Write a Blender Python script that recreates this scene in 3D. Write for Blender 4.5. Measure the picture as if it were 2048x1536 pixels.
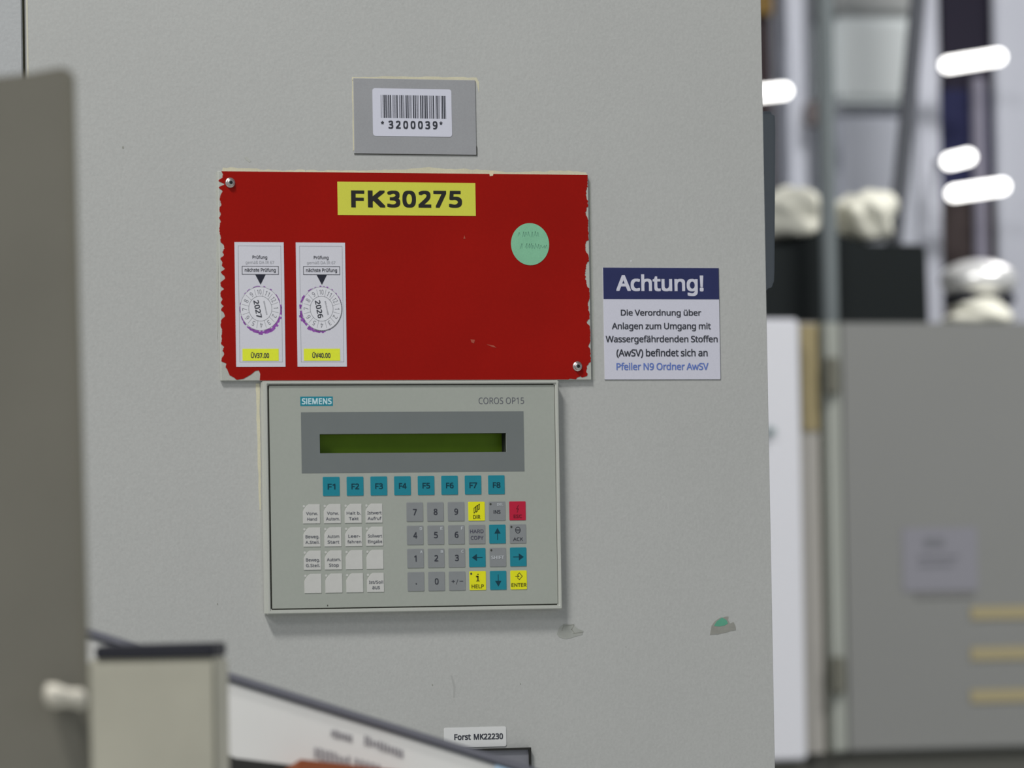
import bpy, bmesh, math, random, os
from mathutils import Vector
random.seed(7)
for o in list(bpy.data.objects): bpy.data.objects.remove(o, do_unlink=True)
COL = bpy.context.scene.collection
SC = bpy.context.scene

# ------------------------------------------------------------------ camera
YAW, PITCH, ROLL, FPX, DIST = 0.3430794, 0.0378991, -0.0166613, 10732.25, 3.70433
H0 = 1.45                                    # height of the panel's reference point above the floor
_d = Vector((math.sin(YAW)*math.cos(PITCH), math.cos(YAW)*math.cos(PITCH), math.sin(PITCH)))
_r0 = Vector((math.cos(YAW), -math.sin(YAW), 0)); _u0 = _r0.cross(_d)
_r = _r0*math.cos(ROLL) + _u0*math.sin(ROLL)
_u = -_r0*math.sin(ROLL) + _u0*math.cos(ROLL)
CAMLOC = -DIST*_d + Vector((0, 0, H0))
cd = bpy.data.cameras.new('camera'); cam = bpy.data.objects.new('camera', cd); COL.objects.link(cam)
from mathutils import Matrix
cam.matrix_world = Matrix(((_r.x, _u.x, -_d.x, CAMLOC.x), (_r.y, _u.y, -_d.y, CAMLOC.y), (_r.z, _u.z, -_d.z, CAMLOC.z), (0, 0, 0, 1)))
cd.sensor_width = 36; cd.lens = FPX/2048*36; cd.clip_end = 200
cd.dof.use_dof = True; cd.dof.focus_distance = DIST; cd.dof.aperture_fstop = 8.6
SC.camera = cam

# ------------------------------------------------------------------ light and exposure
w = bpy.data.worlds.new('World'); SC.world = w; w.use_nodes = True
bg = w.node_tree.nodes['Background']; bg.inputs[0].default_value = (0.86, 0.92, 1.0, 1); bg.inputs[1].default_value = 0.34
SC.view_settings.view_transform = 'Standard'; SC.view_settings.look = 'None'
SC.view_settings.exposure = 0; SC.view_settings.gamma = 1; SC.view_settings.use_curve_mapping = False

def area_light(name, loc, target, sx, sy, power, color=(1, .985, .955)):
    l = bpy.data.lights.new(name, 'AREA'); l.shape = 'RECTANGLE'; l.size = sx; l.size_y = sy; l.energy = power; l.color = color
    o = bpy.data.objects.new(name, l); COL.objects.link(o); o.location = loc
    o.rotation_euler = (Vector(target)-Vector(loc)).to_track_quat('-Z', 'Y').to_euler()
    return o
area_light('hall_lamp', (-2.35, -1.75, 3.1), (0, 0, 1.3), .8, .6, 20)
area_light('hall_lamp', (-1.7, -1.6, 4.8), (0, 0, 1.4), .7, .4, 126)
area_light('hall_lamp', (2.6, .45, 4.6), (2.2, 3.0, 1.4), 1.4, .5, 165)
area_light('hall_lamp', (5.0, 5.5, 5.6), (4.6, 8.0, 2.0), 2.4, 1.0, 330)

# ------------------------------------------------------------------ materials
def lin(c):
    c /= 255.0
    return c/12.92 if c <= .04045 else ((c+.055)/1.055)**2.4
MATS = {}
def mat(name, rgb, rough=.6, gain=1.335, metal=0., var=.0, vscale=8., grain=0., gscale=900., bump=0., bscale=500., spec=.35, emit=0.):
    if name in MATS: return MATS[name]
    m = bpy.data.materials.new(name); m.use_nodes = True; nt = m.node_tree; b = nt.nodes['Principled BSDF']
    col = [min(.9, lin(v)*gain) for v in rgb]
    b.inputs['Base Color'].default_value = (*col, 1); b.inputs['Roughness'].default_value = rough
    b.inputs['Metallic'].default_value = metal; b.inputs['Specular IOR Level'].default_value = spec
    if emit:
        b.inputs['Emission Color'].default_value = (1, .985, .95, 1); b.inputs['Emission Strength'].default_value = emit
    tc = nt.nodes.new('ShaderNodeTexCoord'); src = None
    def noise(scale, detail):
        n = nt.nodes.new('ShaderNodeTexNoise'); n.inputs['Scale'].default_value = scale; n.inputs['Detail'].default_value = detail
        nt.links.new(tc.outputs['Object'], n.inputs['Vector']); return n
    def mult(prev, n, amt):
        mr = nt.nodes.new('ShaderNodeMapRange'); mr.inputs[1].default_value = .3; mr.inputs[2].default_value = .7
        mr.inputs[3].default_value = 1-amt; mr.inputs[4].default_value = 1+amt
        nt.links.new(n.outputs['Fac'], mr.inputs[0])
        mx = nt.nodes.new('ShaderNodeVectorMath'); mx.operation = 'SCALE'
        if prev is None: mx.inputs[0].default_value = col
        else: nt.links.new(prev, mx.inputs[0])
        nt.links.new(mr.outputs[0], mx.inputs['Scale']); return mx.outputs[0]
    if var: src = mult(src, noise(vscale, 4), var)
    if grain: src = mult(src, noise(gscale, 2), grain)
    if src is not None: nt.links.new(src, b.inputs['Base Color'])
    if bump:
        n = noise(bscale, 3); bp = nt.nodes.new('ShaderNodeBump'); bp.inputs['Strength'].default_value = bump; bp.inputs['Distance'].default_value = .0006
        nt.links.new(n.outputs['Fac'], bp.inputs['Height']); nt.links.new(bp.outputs[0], b.inputs['Normal'])
    MATS[name] = m; return m

M_wall = mat('cabinet_paint', (163, 164, 162), .5, var=.02, vscale=7, grain=.035, gscale=650, bump=.22, bscale=420)
M_wall_l = mat('cabinet_paint_left', (160, 162, 163), .5, var=.02, vscale=7, grain=.03, gscale=650, bump=.3, bscale=420)
M_gap = mat('seam_sealant', (92, 90, 66), .8)
M_cream = mat('cream_old_paint', (186, 182, 160), .6, var=.06, vscale=60, grain=.05)
M_creamedge = mat('cream_edge', (185, 182, 165), .6)
M_red = mat('red_lacquer', (136, 16, 9), .5, spec=.12, var=.07, vscale=14, grain=.03, gscale=500, bump=.1)
M_plate = mat('grey_plate_paint', (162, 164, 158), .55, var=.05, vscale=60, grain=.05)
M_yel = mat('yellow_label', (190, 190, 68), .5, grain=.02)
M_yel2 = mat('yellow_strip', (205, 213, 50), .5, grain=.03)
M_black = mat('black_print', (32, 32, 30), .6)
M_ink = mat('dark_ink', (52, 54, 62), .6)
M_inkgrey = mat('grey_ink', (118, 120, 126), .6)
M_inkmid = mat('mid_ink', (84, 86, 94), .6)
M_inklight = mat('light_ink', (142, 144, 152), .6)
M_purple = mat('violet_foil', (128, 70, 150), .5, var=.35, vscale=400)
M_white = mat('white_sticker', (190, 190, 198), .5, grain=.02)
M_disc = mat('white_disc', (200, 200, 206), .4)
M_silver = mat('silver_label', (140, 141, 144), .45, var=.03, vscale=30, grain=.03)
M_bwhite = mat('barcode_white', (190, 191, 203), .5, grain=.01)
M_navy = mat('navy_print', (37, 42, 82), .5, var=.06, vscale=100)
M_awhite = mat('notice_white', (188, 188, 200), .5, grain=.02)
M_blue = mat('blue_ink', (90, 112, 176), .6)
M_green = mat('green_dot', (118, 172, 140), .6, var=.05, vscale=80, grain=.04)
M_handink = mat('pen_ink', (98, 146, 122), .6)
M_bezel = mat('panel_rim', (166, 168, 162), .5, grain=.02)
M_face = mat('panel_face', (148, 152, 145), .5, var=.015, vscale=20, grain=.015, gscale=400)
M_groove = mat('dark_groove', (58, 58, 52), .8)
M_dbez = mat('display_surround', (102, 107, 107), .45, var=.02, vscale=40)
M_lcd = mat('green_lcd', (96, 126, 28), .35, spec=.15, var=.05, vscale=60)
M_lcdwall = mat('display_pocket', (44, 48, 44), .6)
M_teal = mat('teal_key', (26, 118, 134), .45, var=.04, vscale=120)
M_gkey = mat('grey_key', (123, 126, 128), .45, var=.03, vscale=120)
M_ykey = mat('yellow_key', (208, 206, 24), .45, var=.03, vscale=120)
M_rkey = mat('crimson_key', (168, 24, 52), .45)
M_wkey = mat('white_key_strip', (180, 180, 177), .5, var=.03, vscale=160)
M_keyred = mat('dark_red_print', (108, 16, 34), .5)
M_keyteal = mat('dark_teal_print', (8, 52, 66), .5)
M_wprint = mat('pale_print', (176, 180, 184), .5)
M_steel = mat('screw_steel', (170, 168, 166), .3, metal=.85)
M_screwhole = mat('screw_hole', (22, 20, 20), .6)
M_dark = mat('dark_rubber', (36, 37, 44), .7, var=.05)
M_slab = mat('warm_grey_paint', (119, 116, 106), .6, var=.06, vscale=12)
M_slabedge = mat('beige_edge', (150, 147, 132), .6)
M_post = mat('cream_post_paint', (161, 159, 146), .55, var=.06, vscale=22)
M_cover = mat('white_cover', (190, 190, 188), .45, var=.03, vscale=10)
M_edge = mat('grey_edge_strip', (92, 93, 101), .5)
M_orange = mat('burnt_orange', (118, 62, 34), .5)
M_lblue = mat('pale_blue', (160, 184, 204), .5)
M_knob = mat('ivory_knob', (190, 186, 174), .45)
M_cover_s = mat('slate_side_cover', (100, 106, 113), .5)
M_chipgreen = mat('green_undercoat', (84, 148, 124), .6, var=.1, vscale=100)
M_chipgrey = mat('grey_primer', (134, 134, 128), .7, var=.1, vscale=150)
M_scuff = mat('scuff_grey', (148, 150, 145), .7, var=.1, vscale=150)
M_scuff2 = mat('scuff_dark', (130, 131, 124), .7)

# ------------------------------------------------------------------ helpers
WL = {}
def link(o, world, parent=None):
    world = Vector(world)
    COL.objects.link(o); WL[o.name] = world
    if parent is not None:
        o.parent = parent; o.location = world - WL[parent.name]
    else: o.location = world
    return o
def props(o, label=None, cat=None, group=None, kind=None):
    if label: o['label'] = label
    if cat: o['category'] = cat
    if group: o['group'] = group
    if kind: o['kind'] = kind
    return o
def thing(name, loc, label, cat, group=None):
    e = bpy.data.objects.new(name, None); e.empty_display_size = .02
    link(e, loc); return props(e, label, cat, group)
class MB:
    def __init__(s): s.v = []; s.f = []
    def add(s, vs, fs):
        n = len(s.v); s.v += [tuple(v) for v in vs]; s.f += [tuple(i+n for i in f) for f in fs]; return s
    def build(s, name, m, parent=None, smooth=False, bevel=0., recalc=True, segs=2):
        me = bpy.data.meshes.new(name)
        xs = [v[0] for v in s.v]; ys = [v[1] for v in s.v]; zs = [v[2] for v in s.v]
        c = Vector(((min(xs)+max(xs))/2, (min(ys)+max(ys))/2, min(zs)))
        me.from_pydata([Vector(v)-c for v in s.v], [], s.f)
        if recalc or bevel:
            bm = bmesh.new(); bm.from_mesh(me); bmesh.ops.recalc_face_normals(bm, faces=bm.faces)
            if bevel: bmesh.ops.bevel(bm, geom=[e for e in bm.edges if len(e.link_faces) == 2 and e.calc_face_angle(0) > .5], offset=bevel, segments=segs, affect='EDGES', clamp_overlap=True)
            bm.to_mesh(me); bm.free()
        if smooth:
            for p in me.polygons: p.use_smooth = True
        me.materials.append(m)
        o = bpy.data.objects.new(name, me); return link(o, c, parent)
def WP(x, z, d):                               # millimetres on the cabinet front: x right, z up, d proud of the sheet
    return (x/1000 - .36*d/1000, -d/1000, H0 + z/1000)
def prism(mb, poly, d0, d1):                   # outline in wall millimetres, extruded from d0 to d1
    n = len(poly)
    ar = sum(poly[i][0]*poly[(i+1) % n][1]-poly[(i+1) % n][0]*poly[i][1] for i in range(n))
    if ar < 0: poly = poly[::-1]
    sh = .36*(d1)                              # rigid: both faces share the same shift
    vs = [(x/1000-sh/1000, -d0/1000, H0+z/1000) for x, z in poly] + [(x/1000-sh/1000, -d1/1000, H0+z/1000) for x, z in poly]
    fs = [tuple(range(n-1, -1, -1)), tuple(range(n, 2*n))] + [(i, (i+1) % n, (i+1) % n+n, i+n) for i in range(n)]
    return mb.add(vs, fs)
def rect(x0, x1, z0, z1): return [(x0, z0), (x1, z0), (x1, z1), (x0, z1)]
def rrect(x0, x1, z0, z1, r, n=4):
    out = []
    for cx, cz, a in ((x1-r, z1-r, 0), (x0+r, z1-r, 90), (x0+r, z0+r, 180), (x1-r, z0+r, 270)):
        for k in range(n+1):
            t = math.radians(a+90*k/n); out.append((cx+r*math.cos(t), cz+r*math.sin(t)))
    return out
def ell(cx, cz, rx, rz, n=40): return [(cx+rx*math.cos(2*math.pi*k/n), cz+rz*math.sin(2*math.pi*k/n)) for k in range(n)]
def stroke(mb, pts, wd, d0, d1, closed=False):
    m = len(pts)
    for i in range(m if closed else m-1):
        a = Vector(pts[i]); b = Vector(pts[(i+1) % m]); t = (b-a)
        if t.length < 1e-6: continue
        t.normalize(); n = Vector((-t.y, t.x))*wd/2; e = t*wd*.3
        prism(mb, [tuple(a-n-e), tuple(b-n+e), tuple(b+n+e), tuple(a+n-e)], d0, d1)
def frame_poly(mb, o, i, d0, d1):              # rectangular ring, outer/inner = (x0,x1,z0,z1)
    sh = .36*d1
    def q(r): return [(r[0], r[2]), (r[1], r[2]), (r[1], r[3]), (r[0], r[3])]
    O, I = q(o), q(i)
    vs = []
    for d in (d0, d1):
        for L in (O, I): vs += [((x-sh)/1000, -d/1000, H0+z/1000) for x, z in L]
    fs = []
    for k in range(4):
        j = (k+1) % 4
        fs += [(8+k, 8+j, 12+j, 12+k), (k, 4+k, 4+j, j), (k, j, 8+j, 8+k), (4+k, 12+k, 12+j, 4+j)]
    return mb.add(vs, fs)

# pixel of the photograph -> point on a vertical plane at depth Y (survey helper)
def Q(px, py, Y=0.):
    v = _d + _r*((px-1024)/FPX) - _u*((py-768)/FPX)
    t = (Y-CAMLOC.y)/v.y
    return CAMLOC + v*t
def A(px, py):
    p = Q(px, py, 0); return p.x*1000, (p.z-H0)*1000

FONT = None
try:
    fp = os.path.join(bpy.utils.resource_path('LOCAL'), 'datafiles', 'fonts', 'NotoSansHebrew-Regular.woff2')
    if os.path.exists(fp): FONT = bpy.data.fonts.load(fp)
except Exception: FONT = None
_tc = {}
def CAPH():
    if 'cap' not in _tc:
        cu = bpy.data.curves.new('t', 'FONT'); cu.body = 'E'; cu.size = 1
        if FONT: cu.font = FONT
        ob = bpy.data.objects.new('t', cu); COL.objects.link(ob)
        me = bpy.data.meshes.new_from_object(ob.evaluated_get(bpy.context.evaluated_depsgraph_get()))
        _tc['cap'] = max(v.co.y for v in me.vertices)
        bpy.data.objects.remove(ob); bpy.data.curves.remove(cu); bpy.data.meshes.remove(me)
    return _tc['cap']
def glyphs(s, bold=0., spacing=1.):
    k = (s, bold, spacing)
    if k in _tc: return _tc[k]
    clamp = None
    if 'I' in s and s.isupper():              # plain upright I without serifs
        clamp = CAPH(); s = s.replace('I', 'l')
    cu = bpy.data.curves.new('t', 'FONT'); cu.body = s; cu.size = 1; cu.resolution_u = 4; cu.space_character = spacing
    if FONT: cu.font = FONT
    ob = bpy.data.objects.new('t', cu); COL.objects.link(ob)
    dg = bpy.context.evaluated_depsgraph_get(); me = bpy.data.meshes.new_from_object(ob.evaluated_get(dg))
    vs = [(v.co.x, min(v.co.y, clamp) if clamp else v.co.y) for v in me.vertices]; fs = [tuple(p.vertices) for p in me.polygons]
    bpy.data.objects.remove(ob); bpy.data.curves.remove(cu); bpy.data.meshes.remove(me)
    if bold:                                   # heavier strokes: the same outline laid down again round a small circle
        V = []; F = []
        for q in range(8):
            ox, oy = [(bold*.85*i, bold*.85*j) for i in (-1, 0, 1) for j in (-1, 0, 1) if i or j][q]; n = len(V)
            V += [(x+ox, y+oy) for x, y in vs]; F += [tuple(i+n for i in f) for f in fs]
        vs, fs = V, F
    x0 = min(v[0] for v in vs); x1 = max(v[0] for v in vs); y0 = min(v[1] for v in vs); y1 = max(v[1] for v in vs)
    vs = [((x-x0)/(x1-x0), (y-y0)/(y1-y0)) for x, y in vs]
    _tc[k] = (vs, fs, (x1-x0)/(y1-y0)); return _tc[k]
def text(mb, s, x0, x1, z0, z1, d, bold=.0, spacing=1., rot=None):
    vs, fs, asp = glyphs(s, bold, spacing)
    P = []; per = len(vs)//8 if bold else len(vs)+1
    for i_, (a, b) in enumerate(vs):
        if rot:
            cx, cz, ang = rot; lx = (a-.5)*(x1-x0); lz = (b-.5)*(z1-z0); c, sn = math.cos(ang), math.sin(ang)
            X, Z = cx+lx*c-lz*sn, cz+lx*sn+lz*c
        else: X, Z = x0+a*(x1-x0), z0+b*(z1-z0)
        P.append(WP(X, Z, d+.012*(i_//per)))
    mb.add(P, fs); return mb
def textpx(mb, s, px0, py0, px1, py1, d, bold=0., spacing=1.):
    xm, ym = (px0+px1)/2, (py0+py1)/2
    x0 = A(px0, ym)[0]; x1 = A(px1, ym)[0]; z1 = A(xm, py0)[1]; z0 = A(xm, py1)[1]
    return text(mb, s, x0, x1, z0, z1, d, bold, spacing)
def flat(mb, name, m, parent): return mb.build(name, m, parent, recalc=False)
def ragged(pts, amp, step, seed):
    rnd = random.Random(seed); out = []
    n = len(pts)
    for i in range(n):
        a = Vector(pts[i]); b = Vector(pts[(i+1) % n]); L = (b-a).length; k = max(1, int(L/step)); t = (b-a)/max(L, 1e-6); nn = Vector((-t.y, t.x))
        for j in range(k):
            off = 0 if j == 0 else rnd.uniform(-amp, amp)
            p = a+(b-a)*(j/k)+nn*off; out.append((p.x, p.y))
    return out
def bxw(mb, a, b):                             # world-space box
    x0, y0, z0 = a; x1, y1, z1 = b
    return mb.add([(x0, y0, z0), (x1, y0, z0), (x1, y1, z0), (x0, y1, z0), (x0, y0, z1), (x1, y0, z1), (x1, y1, z1), (x0, y1, z1)],
                  [(0, 3, 2, 1), (4, 5, 6, 7), (0, 1, 5, 4), (1, 2, 6, 5), (2, 3, 7, 6), (3, 0, 4, 7)])
def slabq(mb, pts, thick):                     # quad/polygon of world points, extruded away from the camera
    n = len(pts); pts = [Vector(p) for p in pts]
    nn = (pts[1]-pts[0]).cross(pts[-1]-pts[0]).normalized()
    if nn.dot(CAMLOC-pts[0]) > 0: nn = -nn
    vs = pts+[p+nn*thick for p in pts]
    return mb.add(vs, [tuple(range(n)), tuple(range(2*n-1, n-1, -1))]+[(i, i+n, (i+1) % n+n, (i+1) % n) for i in range(n)])

# ------------------------------------------------------------------ the hall
M_floor = mat('hall_floor', (185, 186, 182), .45, var=.1, vscale=2)
M_back = mat('hall_back_wall', (146, 148, 156), .8, var=.04, vscale=1)
M_ceil = mat('hall_ceiling', (130, 132, 134), .9)
props(bxw(MB(), (-8, -8, -.1), (14, 14, 0)).build('floor', M_floor), kind='structure')
props(bxw(MB(), (-8, 13.8, 0), (14, 14, 6.5)).build('wall_back', M_back), kind='structure')
props(bxw(MB(), (-8, -8, 6.5), (14, 14, 6.6)).build('ceiling', M_ceil), kind='structure')

# ------------------------------------------------------------------ machine cabinet
cab = thing('machine_cabinet', (-.2, .3, 0), 'large light grey painted machine cabinet filling the middle of the view', 'cabinet')
R = .191
mb = MB(); frame_poly(mb, (-341.5, 191, -1370, 850), (-150, 4, -58, -24), -20, 0); mb.build('front_panel', M_wall, cab, bevel=.0006, segs=1)
mb = MB(); bxw(mb, (-.90, 0, .08), (-.3440, .02, 2.3)); mb.build('side_panel', M_wall_l, cab, bevel=.0012)
mb = MB(); bxw(mb, (-.3440, .006, .08), (-.3415, .018, 2.3)); props(mb.build('seam', M_gap, cab), label='olive sealed seam')
mb = MB(); prism(mb, rect(-341.4, -340.4, -1300, 840), 0, .15); props(mb.build('paint_edge', M_creamedge, cab), label='cream edge along the seam')
mb = MB(); bxw(mb, (-.90, .0205, .08), (R-.012, .62, 2.3)); mb.build('cabinet_body', M_wall, cab)
mb = MB(); bxw(mb, (-.88, .04, 0), (R-.03, .6, .08)); mb.build('plinth', M_dark, cab)
# slate cover on the right flank
pts = [(1519, 222), (1543, 222), (1549, 225), (1552, 233), (1553, 260), (1552, 400), (1551, 540), (1550, 562), (1546, 573), (1540, 579), (1524, 583)]
mb = MB(); slabq(mb, [Q(x, y, .03) for x, y in pts], .06); props(mb.build('side_cover', M_cover_s, cab, bevel=.002), label='slate grey rounded cover')
# old cream paint lines on the sheet
def residue(pxpts, amp, step, seed, m=M_cream, name='paint_residue', d=.12, label=None):
    mb = MB(); prism(mb, ragged([A(*p) for p in pxpts], amp, step, seed), 0.0, d); o = mb.build(name, m, cab)
    if label: props(o, label=label)
    return o
residue([(444, 343), (446, 335), (505, 337), (560, 341), (610, 340), (612, 345), (444, 347)], .5, 2.5, 1, label='flaking cream paint')
residue([(612, 346), (612, 341), (760, 341), (850, 335), (962, 340), (1040, 347), (1040, 351)], .5, 3, 2)
residue([(1030, 352), (1032, 344), (1120, 341), (1172, 345), (1176, 352)], .5, 3, 3, d=.2)
residue([(704, 161), (704, 154), (800, 153), (953, 155), (958, 164), (958, 185), (952, 163)], .3, 3, 4)
residue([(704, 161), (708, 158), (709, 300), (706, 302)], .25, 4, 5)
residue([(512, 767), (519, 767), (521, 900), (522, 1020), (519, 1020), (515, 900)], .3, 4, 6)
residue([(432, 345), (439, 343), (438, 480), (436, 620), (435, 700), (433, 600)], .25, 6, 7, m=M_plate)
residue([(488, 315), (493, 313), (502, 322), (499, 325)], .3, 2, 8, m=M_plate, name='paint_chip')
residue([(1178, 360), (1181, 360), (1187, 600), (1189, 760), (1184, 760)], .2, 6, 9, m=M_plate)
residue([(1420, 1270), (1423, 1252), (1429, 1243), (1441, 1235), (1457, 1233), (1456, 1240), (1460, 1247), (1467, 1244), (1471, 1252), (1472, 1260), (1461, 1262), (1448, 1266), (1436, 1269), (1428, 1269)], .25, 2, 10, m=M_chipgrey, name='paint_chip', label='chipped spot with grey primer')
residue([(1428, 1252), (1433, 1243), (1444, 1235), (1453, 1240), (1456, 1247), (1449, 1251), (1438, 1253)], .3, 2, 11, m=M_chipgreen, name='paint_chip', d=.2, label='green undercoat showing through')
residue([(1114, 1268), (1118, 1256), (1128, 1248), (1148, 1249), (1157, 1258), (1167, 1262), (1164, 1270), (1148, 1274), (1130, 1278), (1118, 1274)], .4, 2, 12, m=M_scuff, name='scuff', label='faint grey scuff')
for k, (p, q) in enumerate([((1128, 1252), (1148, 1249)), ((1128, 1249), (1124, 1262)), ((1148, 1250), (1143, 1260)), ((1146, 1267), (1166, 1264)), ((1143, 1258), (1149, 1266))]):
    mb = MB(); stroke(mb, [A(*p), A(*q)], .35, .12, .2); mb.build('scratch', M_scuff2, cab)
for (x, y, r) in [(246, 295, 1.0), (1041, 1368, .6), (435, 1208, .7), (1252, 1294, .4), (865, 1370, .6), (1262, 522, .6), (1170, 492, .4)]:
    cx, cz = A(x, y); mb = MB(); prism(mb, ell(cx, cz, r*.6, r, 8), 0, .1); mb.build('speck', M_scuff2 if y != 522 else M_disc, cab)
mb = MB(); prism(mb, [A(901, 1350), A(905, 1352), A(911, 1374), A(909, 1396), A(906, 1394), A(907, 1375)], 0, .06); mb.build('scuff', mat('rub_mark', (153, 154, 152)), cab)

# ------------------------------------------------------------------ silver plate and barcode label
x0, x1, z0, z1 = -111.6, -23.2, 158.2, 209.9
t = thing('label_plate', WP((x0+x1)/2, z0, 0), 'plain silver grey rectangular plate at the top, behind the barcode label', 'plate')
mb = MB(); prism(mb, rect(x0, x1, z0, z1), 0, .8); mb.build('plate_sheet', M_silver, t, bevel=.0002, segs=1)
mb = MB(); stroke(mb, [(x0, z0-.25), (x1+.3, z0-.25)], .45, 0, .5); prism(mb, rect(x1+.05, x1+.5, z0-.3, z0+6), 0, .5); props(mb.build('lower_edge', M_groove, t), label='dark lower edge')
t = thing('barcode_label', WP(-69.5, 170.5, .8), 'white rounded barcode label reading *3200039* on the silver plate', 'label')
mb = MB(); prism(mb, rrect(-98.0, -40.8, 170.4, 203.2, 1.8), .8, 1.0); mb.build('paper', M_bwhite, t)
C39 = {'0': '000110100', '2': '001100001', '3': '101100000', '9': '001100100', '*': '010010100'}
bx0, bx1 = A(762, 214)[0], A(892, 214)[0]; bz1, bz0 = A(827, 191)[1], A(827, 237)[1]
mods = []
for ch in '*3200039*':
    for i, c in enumerate(C39[ch]): mods.append((i % 2 == 0, 2.6 if c == '1' else 1.))
    mods.append((False, 1.))
tot = sum(m[1] for m in mods[:-1]); X = bx0
for isb, wd in mods[:-1]:
    wmm = wd*(bx1-bx0)/tot
    if isb:
        mb = MB(); prism(mb, rect(X, X+wmm*.92, bz0, bz1), 1.0, 1.04); mb.build('bar', M_ink, t)
    X += wmm
mb = MB(); textpx(mb, '3 2 0 0 0 3 9', 777, 242, 875, 258.5, 1.06, .035); textpx(mb, '*', 762, 242, 768, 249, 1.06, .03); textpx(mb, '*', 879, 243, 885, 250, 1.06, .03)
flat(mb, 'lettering', M_ink, t)

# ------------------------------------------------------------------ red plate
rx0, rx1, rz0, rz1 = -209.0, 58.6, 2.7, 145.0
t = thing('red_plate', WP((rx0+rx1)/2, rz0, 0), 'large red lacquered metal plate with chipped edges, screwed above the keypad', 'plate')
mb = MB(); prism(mb, rect(rx0, rx1, rz0, rz1), 0, 2.4); mb.build('base_sheet', M_plate, t, bevel=.0003, segs=1)
# red lacquer outline, ragged at left, right and bottom
rnd = random.Random(5)
def rng(a, b, step):
    n = max(1, int(abs(b-a)/step)); return [a+(b-a)*i/n for i in range(n)]
out = []
lw = [rnd.random() for _ in range(90)]
for z in rng(rz0+8, rz1-1.5, .6):             # left side going up: chips
    py = 762-(z-rz0)/(rz1-rz0)*418
    base = 2.2
    if 343 < py < 400: base = 3.2-abs(py-375)*.03
    elif 400 < py < 450: base = 1.6
    elif 455 < py < 480: base = 3.6
    elif 480 < py < 520: base = 2.2
    elif 520 < py < 545: base = 2.4
    elif 640 < py < 700: base = 1.5
    elif py >= 700: base = 1.2+(py-700)*.05
    q_ = (z-rz0)/2.3; k_ = int(q_); f_ = q_-k_; lo_ = lw[k_]*(1-f_)+lw[k_+1]*f_
    out.append((rx0+.2+base*1.7*lo_**1.5+rnd.uniform(-.2, .35), z))
out += [(rx0+2.4, rz1-.1), (rx1-.3, rz1+.1)]
for z in rng(rz1-1.0, rz0+3, .7):             # right side going down
    py = 762-(z-rz0)/(rz1-rz0)*412; base = .25
    for a, b, dep in ((375, 400, 1.1), (415, 437, 1.6), (481, 510, 2.4), (524, 578, 2.7), (600, 628, .9), (640, 652, 2.), (690, 700, 1.), (728, 757, 3.0)):
        if a < py < b: base = .4+dep*math.sin(math.pi*(py-a)/(b-a))**.5
    out.append((rx1-.2-base+rnd.uniform(-.4, .4), z))
out += [(rx1-3.2, rz0+2.6), (rx1-7, rz0+1.6), (rx1-8, rz0+2.4), (rx1-10.5, rz0+1.6), (rx1-11.5, rz0+.3), (rx1-16, rz0+.8), (rx1-17, rz0+.2)]
c = [A(520, 759), A(521, 748), A(518, 741), A(511, 742), A(503, 749), A(496, 753), A(487, 758), A(480, 759), A(474, 760), A(468, 755), A(460, 751), A(456, 742)]
out += [(c[0][0], rz0+.15)]+c[1:]
mb = MB(); prism(mb, out, 2.4, 2.6); props(mb.build('red_coating', M_red, t), label='red lacquer with ragged edges')
for k, pp in enumerate([[(979, 349), (981, 343), (988, 343), (986, 352), (980, 353)], [(941, 679), (950, 680), (948, 687), (943, 685)], [(973, 689), (987, 691), (993, 696), (984, 694)], [(1128, 471), (929, 471), (931, 478), (927, 478)][1:]]):
    mb = MB(); prism(mb, [A(*q) for q in pp], 2.55, 2.72); mb.build('chip', mat('chip_'+str(k), (200, 186, 160) if k == 0 else (150, 70, 55), .6), t)
for px, py in ((460, 366), (1154, 733)):       # socket screws
    cx, cz = A(px, py)
    mb = MB()
    N = 20; rings = [(3.5, 2.6), (3.5, 3.0), (3.1, 3.4), (2.6, 3.5), (2.5, 4.4), (2.1, 4.9), (1.3, 5.1)]
    vs = []; fs = []
    for r, d in rings:
        for k in range(N):
            a = 2*math.pi*k/N; vs.append(WP(cx+.2+r*math.cos(a)+.36*(d-2.6)*0, cz+r*math.sin(a), 2.6)); x_, y_, z_ = vs[-1]; vs[-1] = (x_, -d/1000, z_)
    for i in range(len(rings)-1):
        for k in range(N): fs.append((i*N+k, i*N+(k+1) % N, (i+1)*N+(k+1) % N, (i+1)*N+k))
    fs.append(tuple((len(rings)-1)*N+k for k in range(N)))
    mb.add(vs, fs); s = mb.build('screw', M_steel, t, smooth=True)
    mb = MB(); hx = [(cx+.2+.36*2.5+1.3*math.cos(k*math.pi/3), cz+1.3*math.sin(k*math.pi/3)) for k in range(6)]; prism(mb, hx, 5.05, 5.15); props(mb.build('socket', M_screwhole, s), label='dark hex socket')

# yellow FK label
t = thing('number_label', WP(-74, 115.8, 2.6), 'yellow label reading FK30275 on the red plate', 'label')
mb = MB(); prism(mb, rect(-124.2, -24.4, 115.8, 138.6), 2.6, 2.8); mb.build('backing', M_yel, t)
mb = MB(); cw = None
mb = MB()
for ch, a, b in zip('FK30275', (702.5, 736, 774.5, 805, 837, 867, 898), (729, 771, 800.5, 832, 862.5, 892.5, 924)):
    textpx(mb, ch, a, 381.5+(a-702)*.004, b, 415.5+(a-702)*.004, 2.85, .034)
flat(mb, 'lettering', M_black, t)

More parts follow.
